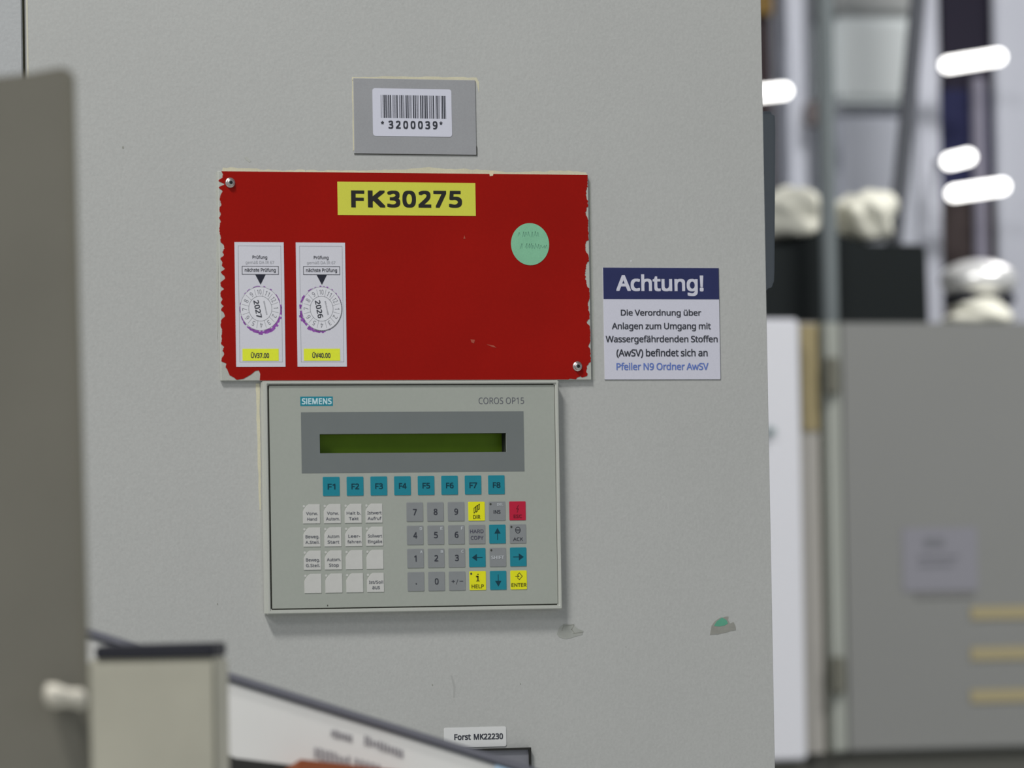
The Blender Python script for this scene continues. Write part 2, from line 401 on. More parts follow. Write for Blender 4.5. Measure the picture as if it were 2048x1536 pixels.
# green round sticker with pen marks
t = thing('round_sticker', WP(15, 82, 2.6), 'round pale green sticker with faint handwriting on the red plate', 'sticker')
mb = MB(); prism(mb, ell(15.0, 96.6, 14.0, 14.6, 48), 2.6, 2.8); mb.build('paper_disc', M_green, t)
mb = MB(); r2 = random.Random(3)
for (xa, xb, y, h) in ((1036, 1086, 470, 9), (1034, 1092, 494, 9)):
    x = xa
    while x < xb:
        if r2.random() < .82:
            stroke(mb, [A(x, y+h*r2.uniform(.1, .5)), A(x+r2.uniform(1, 4), y-h*r2.uniform(.2, .7)), A(x+r2.uniform(3, 5), y+h*r2.uniform(0, .5))], .4, 2.8, 2.84)
        x += r2.uniform(4, 7)
mb.build('handwriting', M_handink, t)

# inspection stickers
def inspection(x0, x1, year, code, place, heavy, seed, spin):
    z0, z1 = 12.1, 96.8; W = x1-x0; Hh = z1-z0
    t = thing('inspection_sticker', WP((x0+x1)/2, z0, 2.6), 'white upright inspection sticker reading %s, with month dial %s and yellow strip %s, %s' % (code, year, code, place), 'sticker', None)
    t['label'] = 'white inspection sticker dated %s with yellow strip %s, %s' % (year, code, place)
    fx = lambda f: x0+f*W
    fz = lambda f: z1-f*Hh
    mb = MB(); prism(mb, rect(x0, x1, z0, z1), 2.6, 2.8); mb.build('paper', M_white, t)
    mb = MB(); stroke(mb, [(fx(.075), fz(.03)), (fx(.94), fz(.03)), (fx(.94), fz(.962)), (fx(.075), fz(.962))], .22, 2.8, 2.83, True); mb.build('border_line', M_inkgrey, t)
    mb = MB(); text(mb, 'Prüfung', fx(.36), fx(.66), fz(.142), fz(.106), 2.84, .02); flat(mb, 'lettering', M_ink, t)
    mb = MB(); text(mb, 'gemäß DA IR 67', fx(.22), fx(.80), fz(.182), fz(.15), 2.84, .0); flat(mb, 'lettering', M_inkgrey, t)
    mb = MB(); stroke(mb, [(fx(.148), fz(.194)), (fx(.885), fz(.194)), (fx(.885), fz(.259)), (fx(.148), fz(.259))], .4, 2.8, 2.84, True); mb.build('text_box', M_ink, t)
    mb = MB(); text(mb, 'nächste Prüfung', fx(.2), fx(.83), fz(.246), fz(.207), 2.84, .02); flat(mb, 'lettering', M_ink, t)
    mb = MB(); prism(mb, [(fx(.41), fz(.259)), (fx(.625), fz(.259)), (fx(.518), fz(.342))], 2.8, 2.85); mb.build('pointer', mat('pointer_ink', (34, 36, 48)), t)
    cx, cz, r, ri = fx(.505), fz(.533), 14.2, 8.2
    mb = MB(); rr = random.Random(seed)
    for k in range(72):                        # torn violet foil around the dial
        a0 = 2*math.pi*k/72; a1 = a0+2*math.pi/72*1.02; am = (a0+a1)/2
        hv = max(0, math.cos(am-heavy))
        if rr.random() > .55+.45*hv: continue
        e = r+.35+hv*rr.uniform(1.0, 2.3)+rr.uniform(0, .3); i_ = r-.1+rr.uniform(0, .25)+ (.5*hv if rr.random() < .25 else 0)
        prism(mb, [(cx+i_*math.cos(a0), cz+i_*math.sin(a0)*1.06), (cx+e*math.cos(a0), cz+e*math.sin(a0)*1.06), (cx+e*math.cos(a1), cz+e*math.sin(a1)*1.06), (cx+i_*math.cos(a1), cz+i_*math.sin(a1)*1.06)], 2.8, 2.83)
    props(mb.build('foil_remains', M_purple, t), label='torn violet foil ring')
    mb = MB(); prism(mb, ell(cx, cz, r, r*1.04, 48), 2.8, 2.87); dsc = mb.build('month_dial', M_disc, t)
    mb = MB(); stroke(mb, ell(cx, cz, r, r*1.04, 48), .22, 2.87, 2.89, True); stroke(mb, ell(cx, cz, ri, ri*1.04, 40), .3, 2.87, 2.89, True)
    if seed == 2: stroke(mb, [p for p in ell(cx+.2, cz-.2, r+.1, r*1.05, 64)[44:]+ell(cx+.2, cz-.2, r+.1, r*1.05, 64)[:6]], .55, 2.87, 2.9)
    for n in range(12):
        a = math.radians(90-(n-9.5)*30+spin-30)
        stroke(mb, [(cx+ri*math.cos(a), cz+ri*math.sin(a)), (cx+r*.93*math.cos(a), cz+r*.95*math.sin(a))], .24, 2.87, 2.89)
    mb.build('dial_lines', M_inkgrey, dsc)
    mb = MB()
    for n in range(1, 13):
        a = math.radians(90-(n-10)*30+spin); wd = 1.75 if n < 10 else 3.0
        if n == 1: wd = .9
        text(mb, str(n), 0, wd, 0, 3.3, 2.9, .0, 1., rot=(cx+11.1*math.cos(a), cz+11.3*math.sin(a), a-math.pi/2))
    flat(mb, 'month_numbers', M_inkmid, dsc)
    mb = MB(); text(mb, year, 0, 12.2, 0, 3.9, 2.9, .025, 1.05, rot=(cx-1.9, cz-.3, math.radians(-80+spin*.3))); flat(mb, 'year', M_ink, dsc)
    mb = MB(); k = -4.6
    while k < 4.6:
        ca, sa = math.cos(math.radians(-78)), math.sin(math.radians(-78)); l = rr.uniform(.4, .9)
        stroke(mb, [(cx+3.6+k*ca-l*sa*-.5, cz+.5+k*sa-.3), (cx+3.6+k*ca+l*.6, cz+.5+k*sa+.1)], .3, 2.87, 2.9); k += .75
    mb.build('small_print', M_inkmid, dsc)
    mb = MB(); prism(mb, rect(fx(.13), fx(.865), fz(.952), fz(.855)), 2.85, 2.95); ys = mb.build('code_strip', M_yel2, t); props(ys, label='yellow strip')
    mb = MB(); text(mb, code, fx(.3), fx(.67), fz(.93), fz(.881), 2.97, .03); flat(mb, 'lettering', M_ink, ys)
inspection(-198.1, -163.2, '2027', 'ÜV37.00', 'left one on red plate', math.radians(-70), 1, 3)
inspection(-154.6, -119.4, '2026', 'ÜV40.00', 'right one on red plate', math.radians(-150), 2, 0)

# ------------------------------------------------------------------ water protection notice
nx0, nx1, nz0, nz1 = 68.6, 155.0, 2.9, 80.8
t = thing('notice_sticker', WP((nx0+nx1)/2, nz0, 0), 'square white notice with navy Achtung! heading right of the red plate', 'sticker')
mb = MB(); prism(mb, rect(nx0, nx1, nz0, nz1), 0, .5); mb.build('paper', M_awhite, t)
mb = MB(); prism(mb, rect(nx0, nx1, 58.8, nz1), .5, .55); mb.build('heading_band', M_navy, t)
mb = MB(); stroke(mb, [(nx0, nz0), (nx1, nz0), (nx1, nz1)], .35, .0, .45); mb.build('edge_line', M_inkmid, t)
mb = MB(); N = lambda x: 1180+x/5.486
NY = lambda y: 500+y/5.486
textpx(mb, 'Achtung!', N(287), NY(268), N(1245), NY(505), .6, .028); props(flat(mb, 'heading', M_awhite, t), label='white Achtung! lettering')
for s, a, b, c, d_ in (('Die Verordnung über', 338, 1220, 652, 742), ('Anlagen zum Umgang mit', 240, 1325, 796, 892), ('Wassergefährdenden Stoffen', 172, 1400, 938, 1035), ('(AwSV) befindet sich an', 290, 1290, 1085, 1184)):
    mb = MB(); textpx(mb, s, N(a), NY(c), N(b), NY(d_), .6, .018, .97); flat(mb, 'lettering', M_ink, t)
mb = MB(); textpx(mb, 'Pfeiler N9 Ordner AwSV', N(290), NY(1236), N(1300), NY(1318), .6, .018, .97); props(flat(mb, 'lettering', M_blue, t), label='blue last line')

# ------------------------------------------------------------------ operator panel
DF = 6.0
t = thing('operator_panel', WP(-72.5, -156, 0), 'grey keypad operator panel with green display and coloured keys below the red plate', 'control panel')
ox0, ox1, oz0, oz1 = -178.8, 34.4, -155.9, 2.3
mb = MB(); frame_poly(mb, (ox0, ox1, oz0, oz1), (ox0+3.0, ox1-2.6, oz0+3.0, oz1-2.4), .1, 7.4); mb.build('rim', M_bezel, t, bevel=.0007)
mb = MB(); frame_poly(mb, (ox0+2.8, ox1-2.4, oz0+2.8, oz1-2.2), (-139.5, -4.9, -47.2, -33.8), .4, 5.2); props(mb.build('groove', M_groove, t), label='dark groove inside the rim')
lx0, lx1, lz0, lz1 = -139.5, -4.9, -47.0, -34.0
face_mb = MB(); frame_poly(face_mb, (ox0+3.9, ox1-3.4, oz0+3.8, oz1-3.1), (lx0, lx1, lz0, lz1), 5.0, DF); face_mb.build('face_plate', M_face, t, bevel=.0002, segs=1)
mb = MB(); frame_poly(mb, (-152.6, 8.1, -60.5, -19.05), (lx0, lx1, lz0, lz1), DF, DF+.1); mb.build('display_surround', M_dbez, t)
mb = MB(); frame_poly(mb, (lx0-1, lx1+1, lz0-1, lz1+1), (lx0+.05, lx1-.05, lz0+.05, lz1-.05), -4, 5.1); mb.build('display_pocket', M_lcdwall, t)
mb = MB(); prism(mb, rect(lx0-4.5, lx1+.5, lz0-1, lz1+1), -6, -4); props(mb.build('display', M_lcd, t), label='dark green unlit display')
# maker's plate and type designation as printed on the face
mb = MB(); prism(mb, rect(-152.9, -129.7, -14.8, -8.4), DF, DF+.08); lg = mb.build('maker_badge', M_teal, t)
mb = MB(); textpx(mb, 'SIEMENS', 604.5, 797, 664, 809.5, DF+.12, .035, 1.04); flat(mb, 'lettering', mat('badge_letters', (176, 200, 206)), lg)
mb = MB(); textpx(mb, 'COROS OP15', 957.5, 795.5, 1048, 808.5, DF+.1, .0); flat(mb, 'type_lettering', M_inkmid, t)

cx, cz = A(656, 1211); mb = MB(); prism(mb, ell(cx, cz, .4, .6, 8), DF, DF+.08); mb.build('speck', M_groove, t)
KW, KH = 12.0, 13.0
def key(cx, cz, m, cut=False, label=None):
    mb = MB(); x0, x1, z0, z1 = cx-KW/2, cx+KW/2, cz-KH/2, cz+KH/2
    if cut: poly = [(x0, z0), (x1, z0), (x1, z1), (x0+4.2, z1), (x0+2.6, z1-1.0), (x0+.9, z1-3.2), (x0, z1-5.0)]
    else: poly = rrect(x0, x1, z0, z1, .5, 2)
    prism(mb, poly, DF, DF+.3); k = mb.build('key', m, t, bevel=.0001 if not cut else 0, segs=1)
    return k, (lambda f: x0+f*KW), (lambda f: z1-f*KH)
KD = DF+.36
def ktext(k, m, items, fx, fz, extra=None):
    mb = MB()
    for s, a, b, c, d_, bold in items: text(mb, s, fx(a), fx(b), fz(d_), fz(c), KD, bold)
    if extra: extra(mb)
    return flat(mb, 'legend', m, k)
# function keys
for i in range(8):
    k, fx, fz = key(-131.7+i*17.02, -69.6, M_teal)
    ktext(k, M_keyteal, [('F%d' % (i+1), .28, .74, .36, .66, .02)], fx, fz)
# soft keys with paper legends
LEG = [[('Vorw.', 'Hand'), ('Vorw.', 'Autom.'), ('Halt b.', 'Takt'), ('Istwert', 'Aufruf')],
       [('Beweg.', 'A.Stell.'), ('Autom', 'Start'), ('Leer-', 'fahren'), ('Sollwert', 'Eingabe')],
       [('Beweg.', 'G.Stell.'), ('Autom.', 'Stop'), None, None], [None, None, None, ('Ist/Soll', 'aus')]]
for r in range(4):
    for c_ in range(4):
        cx = -146.2+14.9*c_+.1*r; cz = -88.1-15.75*r
        k, fx, fz = key(cx, cz, M_wkey, cut=True)
        mb = MB(); prism(mb, ell(fx(.06), fz(.10), .8, .85, 12), DF, DF+.15); mb.build('indicator', M_wkey, t)
        L = LEG[r][c_]
        if L:
            its = []
            for s, (a, b) in zip(L, ((.40, .565), (.69, .855))):
                hw = min(.42, .062*len(s)+.04); mid = .53
                hb = b+(.05 if 'g' in s or 'p' in s else 0)
                its.append((s, mid-hw, mid+hw, a, hb, .012))
            ktext(k, M_inkmid, its, fx, fz)
# numeric block
def arrow(dx, dz):
    def f(mb, fx=None, fz=None): pass
    return f
rows = [['7', '8', '9', 'DIR', 'INS', 'ESC'], ['4', '5', '6', 'HC', 'UP', 'ACK'], ['1', '2', '3', 'LEFT', 'SH', 'RIGHT'], ['.', '0', '+/-', 'HELP', 'DOWN', 'ENTER']]
sup = {'4': 'D', '5': 'E', '6': 'F', '1': 'A', '2': 'B', '3': 'C'}
M_olive = mat('olive_print', (84, 82, 20)); M_ledd = mat('dark_indicator', (56, 58, 54)); M_purp = mat('grey_violet_print', (70, 68, 84))
for r in range(4):
    for c_ in range(6):
        s = rows[r][c_]; cx = -72.1+14.93*c_; cz = -87.65-15.87*r
        m = {'DIR': M_ykey, 'HELP': M_ykey, 'ENTER': M_ykey, 'ESC': M_rkey, 'UP': M_teal, 'DOWN': M_teal, 'LEFT': M_teal, 'RIGHT': M_teal}.get(s, M_gkey)
        k, fx, fz = key(cx, cz, m)
        P2 = lambda a, b: (fx(a), fz(b))
        if s in '0123456789': ktext(k, M_ink, [(s, .39 if s != '1' else .42, .62 if s != '1' else .56, .34, .67, .02)], fx, fz)
        if s in sup: mb = MB(); text(mb, sup[s], fx(.78), fx(.92), fz(.24), fz(.08), KD, .03); flat(mb, 'legend', M_wprint, k)
        if s == '.': mb = MB(); prism(mb, ell(fx(.52), fz(.62), .5, .55, 8), KD-.06, KD); mb.build('legend', M_ink, k)
        if s == '+/-': ktext(k, M_ink, [('+', .16, .36, .44, .60, .01), ('/', .42, .56, .42, .68, 0), ('–', .64, .86, .5, .535, .0)], fx, fz)
        if s == 'DIR':
            ktext(k, M_olive, [('DIR', .28, .72, .7, .9, .02)], fx, fz)
            mb = MB(); stroke(mb, [P2(.34, .34), P2(.44, .26), P2(.44, .5), P2(.34, .6)], .45, KD-.06, KD, True)
            stroke(mb, [P2(.47, .55), P2(.47, .24), P2(.56, .18), P2(.56, .48)], .45, KD-.06, KD, True); stroke(mb, [P2(.59, .42), P2(.59, .18), P2(.68, .12), P2(.68, .38)], .45, KD-.06, KD, True); mb.build('symbol', M_olive, k)
        if s == 'INS':
            ktext(k, M_ink, [('INS', .28, .70, .45, .64, .02)], fx, fz); ktext(k, M_wprint, [('DEL', .5, .88, .08, .22, .03)], fx, fz)
        if s == 'ESC':
            ktext(k, M_keyred, [('ESC', .25, .76, .7, .88, .02)], fx, fz)
            mb = MB(); stroke(mb, [P2(.56, .2), P2(.45, .4), P2(.55, .4), P2(.47, .58)], .5, KD-.06, KD); mb.build('symbol', M_keyred, k)
        if s == 'HC': ktext(k, M_purp, [('HARD', .08, .9, .24, .43, .01), ('COPY', .12, .88, .58, .78, .01)], fx, fz)
        if s == 'ACK':
            ktext(k, M_ink, [('ACK', .2, .8, .69, .87, .01)], fx, fz)
            mb = MB(); stroke(mb, ell(fx(.5), fz(.3), 1.75, 2.1, 18), .4, KD-.06, KD, True); stroke(mb, [P2(.37, .27), P2(.63, .27)], .4, KD-.06, KD); stroke(mb, [P2(.37, .34), P2(.63, .34)], .4, KD-.06, KD); mb.build('symbol', M_ink, k)
        if s == 'SH': ktext(k, M_wprint, [('SHIFT', .1, .88, .42, .6, .02)], fx, fz)
        if s == 'HELP':
            ktext(k, M_olive, [('HELP', .12, .86, .7, .9, .02)], fx, fz)
            mb = MB(); stroke(mb, [P2(.42, .28), P2(.51, .28), P2(.51, .5)], 1.05, KD-.06, KD); stroke(mb, [P2(.42, .52), P2(.6, .52)], .5, KD-.06, KD); prism(mb, ell(fx(.52), fz(.17), .5, .5, 8), KD-.06, KD); mb.build('symbol', M_olive, k)
        if s == 'ENTER':
            ktext(k, M_olive, [('ENTER', .05, .97, .67, .86, .02)], fx, fz)
            mb = MB(); stroke(mb, [P2(.42, .24), P2(.54, .12), P2(.72, .3), P2(.54, .48), P2(.42, .38)], .45, KD-.06, KD); stroke(mb, [P2(.3, .3), P2(.46, .3)], .4, KD-.06, KD); prism(mb, [P2(.44, .24), P2(.56, .3), P2(.44, .36)], KD-.06, KD); mb.build('symbol', M_olive, k)
        if s in ('UP', 'DOWN', 'LEFT', 'RIGHT'):
            ax = {'UP': (0, -1), 'DOWN': (0, 1), 'LEFT': (-1, 0), 'RIGHT': (1, 0)}[s]; pe = (ax[1], ax[0])
            pt = lambda u, v: P2(.5+ax[0]*u+pe[0]*v, .5+ax[1]*u+pe[1]*v)
            mb = MB(); prism(mb, [pt(.33, 0), pt(.03, .19), pt(.03, -.19)], KD-.06, KD); stroke(mb, [pt(.02, 0), pt(-.3, 0)], .5, KD-.08, KD-.02); mb.build('symbol', M_keyteal, k)
        if s in ('INS', 'ACK', 'SH', 'HELP'):
            mb = MB(); prism(mb, ell(fx(.11), fz(.13), .75, .8, 10), KD-.06, KD); props(mb.build('indicator', M_ledd, k), label='dark indicator dot')

# ------------------------------------------------------------------ small label and nameplate low on the cabinet
t = thing('name_label', WP(-35, -249, 0), 'small white rounded label ending in MK22230 low on the cabinet', 'label')
mb = MB(); prism(mb, rrect(-53.6, -8.5, -249.4, -235.7, 1.3), 0, .4); mb.build('paper', mat('label_white', (196, 197, 197)), t)
mb = MB(); textpx(mb, 'Forst', 908.5, 1468, 941.5, 1480, .45, .03); textpx(mb, 'MK22230', 947.5, 1467, 1006, 1479, .45, .03); flat(mb, 'lettering', M_ink, t)
t = thing('dark_nameplate', WP(-30, -310, 0), 'grey plate with black raised frame at the bottom edge, below the small white label', 'plate')
mb = MB(); frame_poly(mb, (-70, 9.6, -310, -250.6), (-68.6, 8.2, -308.6, -252.0), 0, 3.0); mb.build('frame', M_black, t)
mb = MB(); prism(mb, rect(-68.6, 8.2, -308.6, -252.0), 0, 1.4); mb.build('sheet', mat('plate_grey', (112, 113, 120)), t)

# ------------------------------------------------------------------ foreground: grey upright, post, sloping cover
YS = -1.0
t = thing('grey_upright', (Q(70, 1536, YS).x, YS, 0), 'tall warm grey sheet metal upright in the foreground at the left edge', 'machine panel')
pl = [(-260, 172), (0, 153), (60, 146), (118, 135), (136, 135), (146, 141), (150, 155), (153, 300), (160, 600), (168, 900), (177, 1250), (184, 1536)]
P3 = [Q(x, y, YS) for x, y in pl]; bl = Vector((P3[-1].x+.0, YS, 0)); P3 += [bl, Vector((P3[0].x, YS, 0))]
mb = MB(); slabq(mb, P3, .03); mb.build('panel', M_slab, t, bevel=.003)
E1 = [Q(x, y, YS-.002) for x, y in pl[6:]]; E0 = [Q(x-9, y, YS-.002) for x, y in pl[6:]]
mb = MB(); slabq(mb, E0+E1[::-1], .002); props(mb.build('edge_trim', mat('edge_tone', (110, 108, 98)), t), label='right edge strip')
kx = Q(128, 1394, YS-.02)
mb = MB(); N = 16; vs = []; fs = []
prof = [(-.0095, .0028), (-.0085, .0052), (-.004, .0058), (0, .0046), (.004, .0042), (.0085, .005), (.0105, .0036)]
ca = math.radians(8)
for u, rr_ in prof:
    for k in range(N):
        a = 2*math.pi*k/N; vs.append((kx.x+u*.95, kx.y+rr_*math.cos(a), kx.z+rr_*math.sin(a)+u*math.sin(-ca)))
for i in range(len(prof)-1):
    for k in range(N): fs.append((i*N+k, i*N+(k+1) % N, (i+1)*N+(k+1) % N, (i+1)*N+k))
fs += [tuple(range(N)), tuple((len(prof)-1)*N+k for k in range(N))]
mb.add(vs, fs); mb.build('latch_knob', M_knob, t, smooth=True)
a = Q(112, 1396, YS-.012); b = Q(168, 1410, YS-.012); mb = MB(); bxw(mb, (a.x, YS-.014, b.z), (b.x, YS, a.z)); mb.build('knob_shadow', M_dark, t, bevel=.001)  # dark block modelled in place of the shadow below the knob

# cream post, facing the camera
YP = -.8
pa, pb = Q(174, 1320, YP), Q(432, 1315, YP-.025)
wv = Vector((pb.x-pa.x, pb.y-pa.y, 0)); wdir = wv.normalized(); nv = Vector((-wdir.y, wdir.x, 0))
if nv.y < 0: nv = -nv
lean = Q(434, 1536, YP-.025).x-Q(431, 1315, YP-.025).x
t = thing('cream_post', ((pa.x+pb.x)/2, (pa.y+pb.y)/2, 0), 'square cream post with black cap in the lower left foreground', 'post')
def post_box(mb, z0, z1, ex, ey=0., dz=0., x_in=0.):
    a = Vector((pa.x, pa.y, 0))-wdir*(ex-x_in)-nv*ey; b = Vector((pb.x, pb.y, 0))+wdir*ex-nv*ey; c2 = b+nv*(.067+2*ey); d2 = a+nv*(.067+2*ey)
    vs = [Vector((p.x, p.y, z0)) for p in (a, b, c2, d2)]+[Vector((p.x, p.y, z1+(dz if i in (1, 2) else 0))) for i, p in enumerate((a, b, c2, d2))]
    return mb.add(vs, [(0, 3, 2, 1), (4, 5, 6, 7), (0, 1, 5, 4), (1, 2, 6, 5), (2, 3, 7, 6), (3, 0, 4, 7)])
zt = Q(300, 1317, YP-.012).z
mb = MB(); post_box(mb, 0, zt, 0); mb.build('post_tube', M_post, t, bevel=.002)
mb = MB(); post_box(mb, zt, zt+.0068, -.001, 0, .0005, .003); mb.build('cap', M_dark, t, bevel=.001)

# sloping white cover
L0, R0 = Q(150, 1250, -.55), Q(1130, 1557, -.50)
LB = Vector((L0.x, L0.y-.20, .75)); RB = Vector((R0.x, R0.y-.20*(R0.z-.75)/(L0.z-.75), .75))
t = thing('sloping_cover', ((L0.x+R0.x)/2, (L0.y+R0.y)/2, 0), 'white machine cover with dark grey sloping top edge behind the cream post', 'machine cover')
def on_cover(px, py, off=0.):                  # point of the cover plane seen at a pixel
    v = _d + _r*((px-1024)/FPX) - _u*((py-768)/FPX)
    n = (R0-L0).cross(LB-L0).normalized()
    if n.dot(CAMLOC-L0) < 0: n = -n
    o = L0+n*off; k = (o-CAMLOC).dot(n)/v.dot(n); return CAMLOC+v*k
mb = MB(); slabq(mb, [L0, R0, RB, LB], .012); mb.build('cover_sheet', M_cover, t, bevel=.0015)
mb = MB(); slabq(mb, [on_cover(146, 1245, .002), on_cover(1134, 1554, .002), on_cover(1131, 1570, .002), on_cover(143, 1262, .002)], .018); mb.build('edge_strip', M_edge, t, bevel=.001)
mb = MB(); slabq(mb, [Vector((LB.x, LB.y, 0)), Vector((RB.x, RB.y, 0)), RB, LB], .03); mb.build('base', M_dark, t)
def smudge(p0, p1, h, n, seed):
    rr = random.Random(seed); mb = MB()
    for i in range(n):
        f = (i+.5)/n; px = p0[0]+(p1[0]-p0[0])*f; py = p0[1]+(p1[1]-p0[1])*f; hh = h*rr.uniform(.6, 1); ww = (p1[0]-p0[0])/n*.5
        slabq(mb, [on_cover(px, py-hh/2, .0006), on_cover(px+ww, py-hh/2+ww*.3, .0006), on_cover(px+ww, py+hh/2, .0006), on_cover(px, py+hh/2, .0006)], .0005)
    mb.build('printed_mark', mat('faded_print', (120, 118, 122)), t)
smudge((660, 1464), (704, 1477), 17, 7, 1); smudge((726, 1478), (806, 1508), 19, 11, 2); smudge((625, 1503), (700, 1527), 30, 8, 3); smudge((705, 1520), (760, 1536), 14, 5, 5)
mb = MB(); slabq(mb, [on_cover(994, 1516, .0008), on_cover(1056, 1534, .0008), on_cover(1052, 1580, .0008), on_cover(984, 1580, .0008)], .0006); props(mb.build('blue_patch', M_lblue, t), label='pale blue patch')
mb = MB(); slabq(mb, [on_cover(436, 1500, .001), on_cover(470, 1516, .001), on_cover(600, 1532, .001), on_cover(600, 1680, .001), on_cover(436, 1680, .001)], .0008); props(mb.build('dark_box_patch', M_black, t), label='flat black patch standing for a dark box at the lower left')  # flat black sheet on the cover, stands in for a dark box
p = [on_cover(x, y, .02) for x, y in ((600, 1517), (850, 1545), (850, 1640), (598, 1640))]
mb = MB(); slabq(mb, p, .019); props(mb.build('handle_block', M_orange, t, bevel=.001), label='burnt orange block')

# ------------------------------------------------------------------ background on the right
def pb_box(mb, px0, px1, py0, py1, Y, thick):
    a = Q(px0, (py0+py1)/2, Y); b = Q(px1, (py0+py1)/2, Y); c = Q((px0+px1)/2, py0, Y); d2 = Q((px0+px1)/2, py1, Y)
    return bxw(mb, (a.x, Y, d2.z), (b.x, Y+thick, c.z))
def X(px, Y): return Q(px, 768, Y).x
def Z(py, Y): return Q(1800, py, Y).z
YC = 2.4
M_door = mat('switch_cabinet_grey', (103, 104, 103), .6, var=.02, vscale=3)
M_bstrip = mat('frame_beige_grey', (130, 128, 124), .6, var=.04, vscale=3)
M_bwhitep = mat('bright_white_panel', (172, 173, 179), .6)
M_ochre = mat('ochre_stain', (118, 108, 80), .7)
M_vent = mat('vent_ochre', (126, 118, 92), .7)
t = thing('switch_cabinet', (X(1800, YC), YC+.2, 0), 'blurred grey switch cabinet in the right background with beige vent strips', 'cabinet')
ztop = Z(645, YC); zbot = Z(1502, YC)
mb = MB(); bxw(mb, (X(1682, YC), YC, zbot), (X(2450, YC), YC+.025, ztop)); mb.build('door_panel', M_door, t, bevel=.003)
mb = MB(); bxw(mb, (X(1598, YC)+.0, YC+.0, zbot), (X(1636, YC), YC+.03, ztop)); mb.build('frame_strip', M_bstrip, t)
mb = MB(); bxw(mb, (X(1634, YC), YC+.008, zbot), (X(1648, YC), YC+.03, ztop)); mb.build('seam', mat('olive_seam', (78, 76, 54)), t)
mb = MB(); bxw(mb, (X(1647, YC), YC-.004, zbot), (X(1681, YC), YC+.03, ztop)); mb.build('door_frame', mat('door_frame_grey', (122, 125, 120)), t, bevel=.003)
mb = MB(); bxw(mb, (X(1602, YC), YC-.002, Z(860, YC)), (X(1635, YC), YC, Z(650, YC))); props(mb.build('stain', M_ochre, t), label='ochre discoloured top of the frame')
mb = MB(); bxw(mb, (X(1598, YC), YC+.03, 0), (X(2450, YC), YC+.45, ztop)); mb.build('cabinet_body', M_door, t)
mb = MB(); bxw(mb, (X(1560, YC), YC+.01, 0), (X(2450, YC), YC+.03, zbot)); mb.build('plinth', mat('plinth_dark', (66, 66, 62)), t)
for py in (740, 1335):
    mb = MB(); a = X(1645, YC); bxw(mb, (a, YC-.016, Z(py+48, YC)), (X(1670, YC), YC-.004, Z(py-24, YC))); mb.build('hinge', mat('hinge_dark', (84, 84, 76)), t, bevel=.002)
for k, py in enumerate((1222, 1303, 1387)):
    mb = MB(); pb_box(mb, 1942, 2400, py-13, py+13, YC-.0015, .0015); mb.build('vent_strip', M_vent, t)
lab = MB(); pb_box(lab, 1805, 1955, 1055, 1182, YC-.001, .001); pp = lab.build('paper_notice', mat('notice_lavender', (106, 106, 113)), t)
mb = MB(); pb_box(mb, 1850, 1888, 1076, 1092, YC-.002, .001); pb_box(mb, 1838, 1918, 1112, 1115, YC-.002, .001); pb_box(mb, 1838, 1908, 1128, 1131, YC-.002, .001); mb.build('print', mat('notice_print', (92, 93, 98)), pp)
mb = MB(); pb_box(mb, 1832, 1948, 1185, 1194, YC-.0015, .0015); mb.build('shelf_lip', mat('lip_grey', (98, 98, 98)), t)
# white neighbour
t = thing('white_panel', (X(1570, YC), YC-.05, 0), 'bright white narrow panel between the near cabinet edge and the grey switch cabinet', 'cabinet')
mb = MB(); bxw(mb, (X(1440, YC-.05), YC-.05, Z(1512, YC)), (X(1600, YC-.05), YC+.0, Z(642, YC))); mb.build('sheet', M_bwhitep, t, bevel=.003)
mb = MB(); pb_box(mb, 1538, 1553, 855, 869, YC-.062, .012); mb.build('lock', mat('lock_teal', (96, 116, 116)), t, bevel=.002)
mb = MB(); bxw(mb, (X(1440, YC-.05), YC-.04, 0), (X(1600, YC-.05), YC, Z(1512, YC))); mb.build('plinth', mat('plinth_dark', (66, 66, 62)), t)
# pole
YPo = YC+.045
t = props(MB().add(*(lambda N: ([(X(1663, YPo)+.0100*math.cos(2*math.pi*k/N), YPo+.0100*math.sin(2*math.pi*k/N), z) for z in (Z(645, YC), 6.5) for k in range(N)], [(k, (k+1) % N, (k+1) % N+N, k+N) for k in range(N)]))(16)).build('pole', mat('pole_grey', (90, 96, 98), .5), smooth=True), 'slim grey vertical pole before the switch cabinet, seam of light and dark', 'pole')
t['label'] = 'slim grey vertical pole rising from the switch cabinet in front of the dark box'
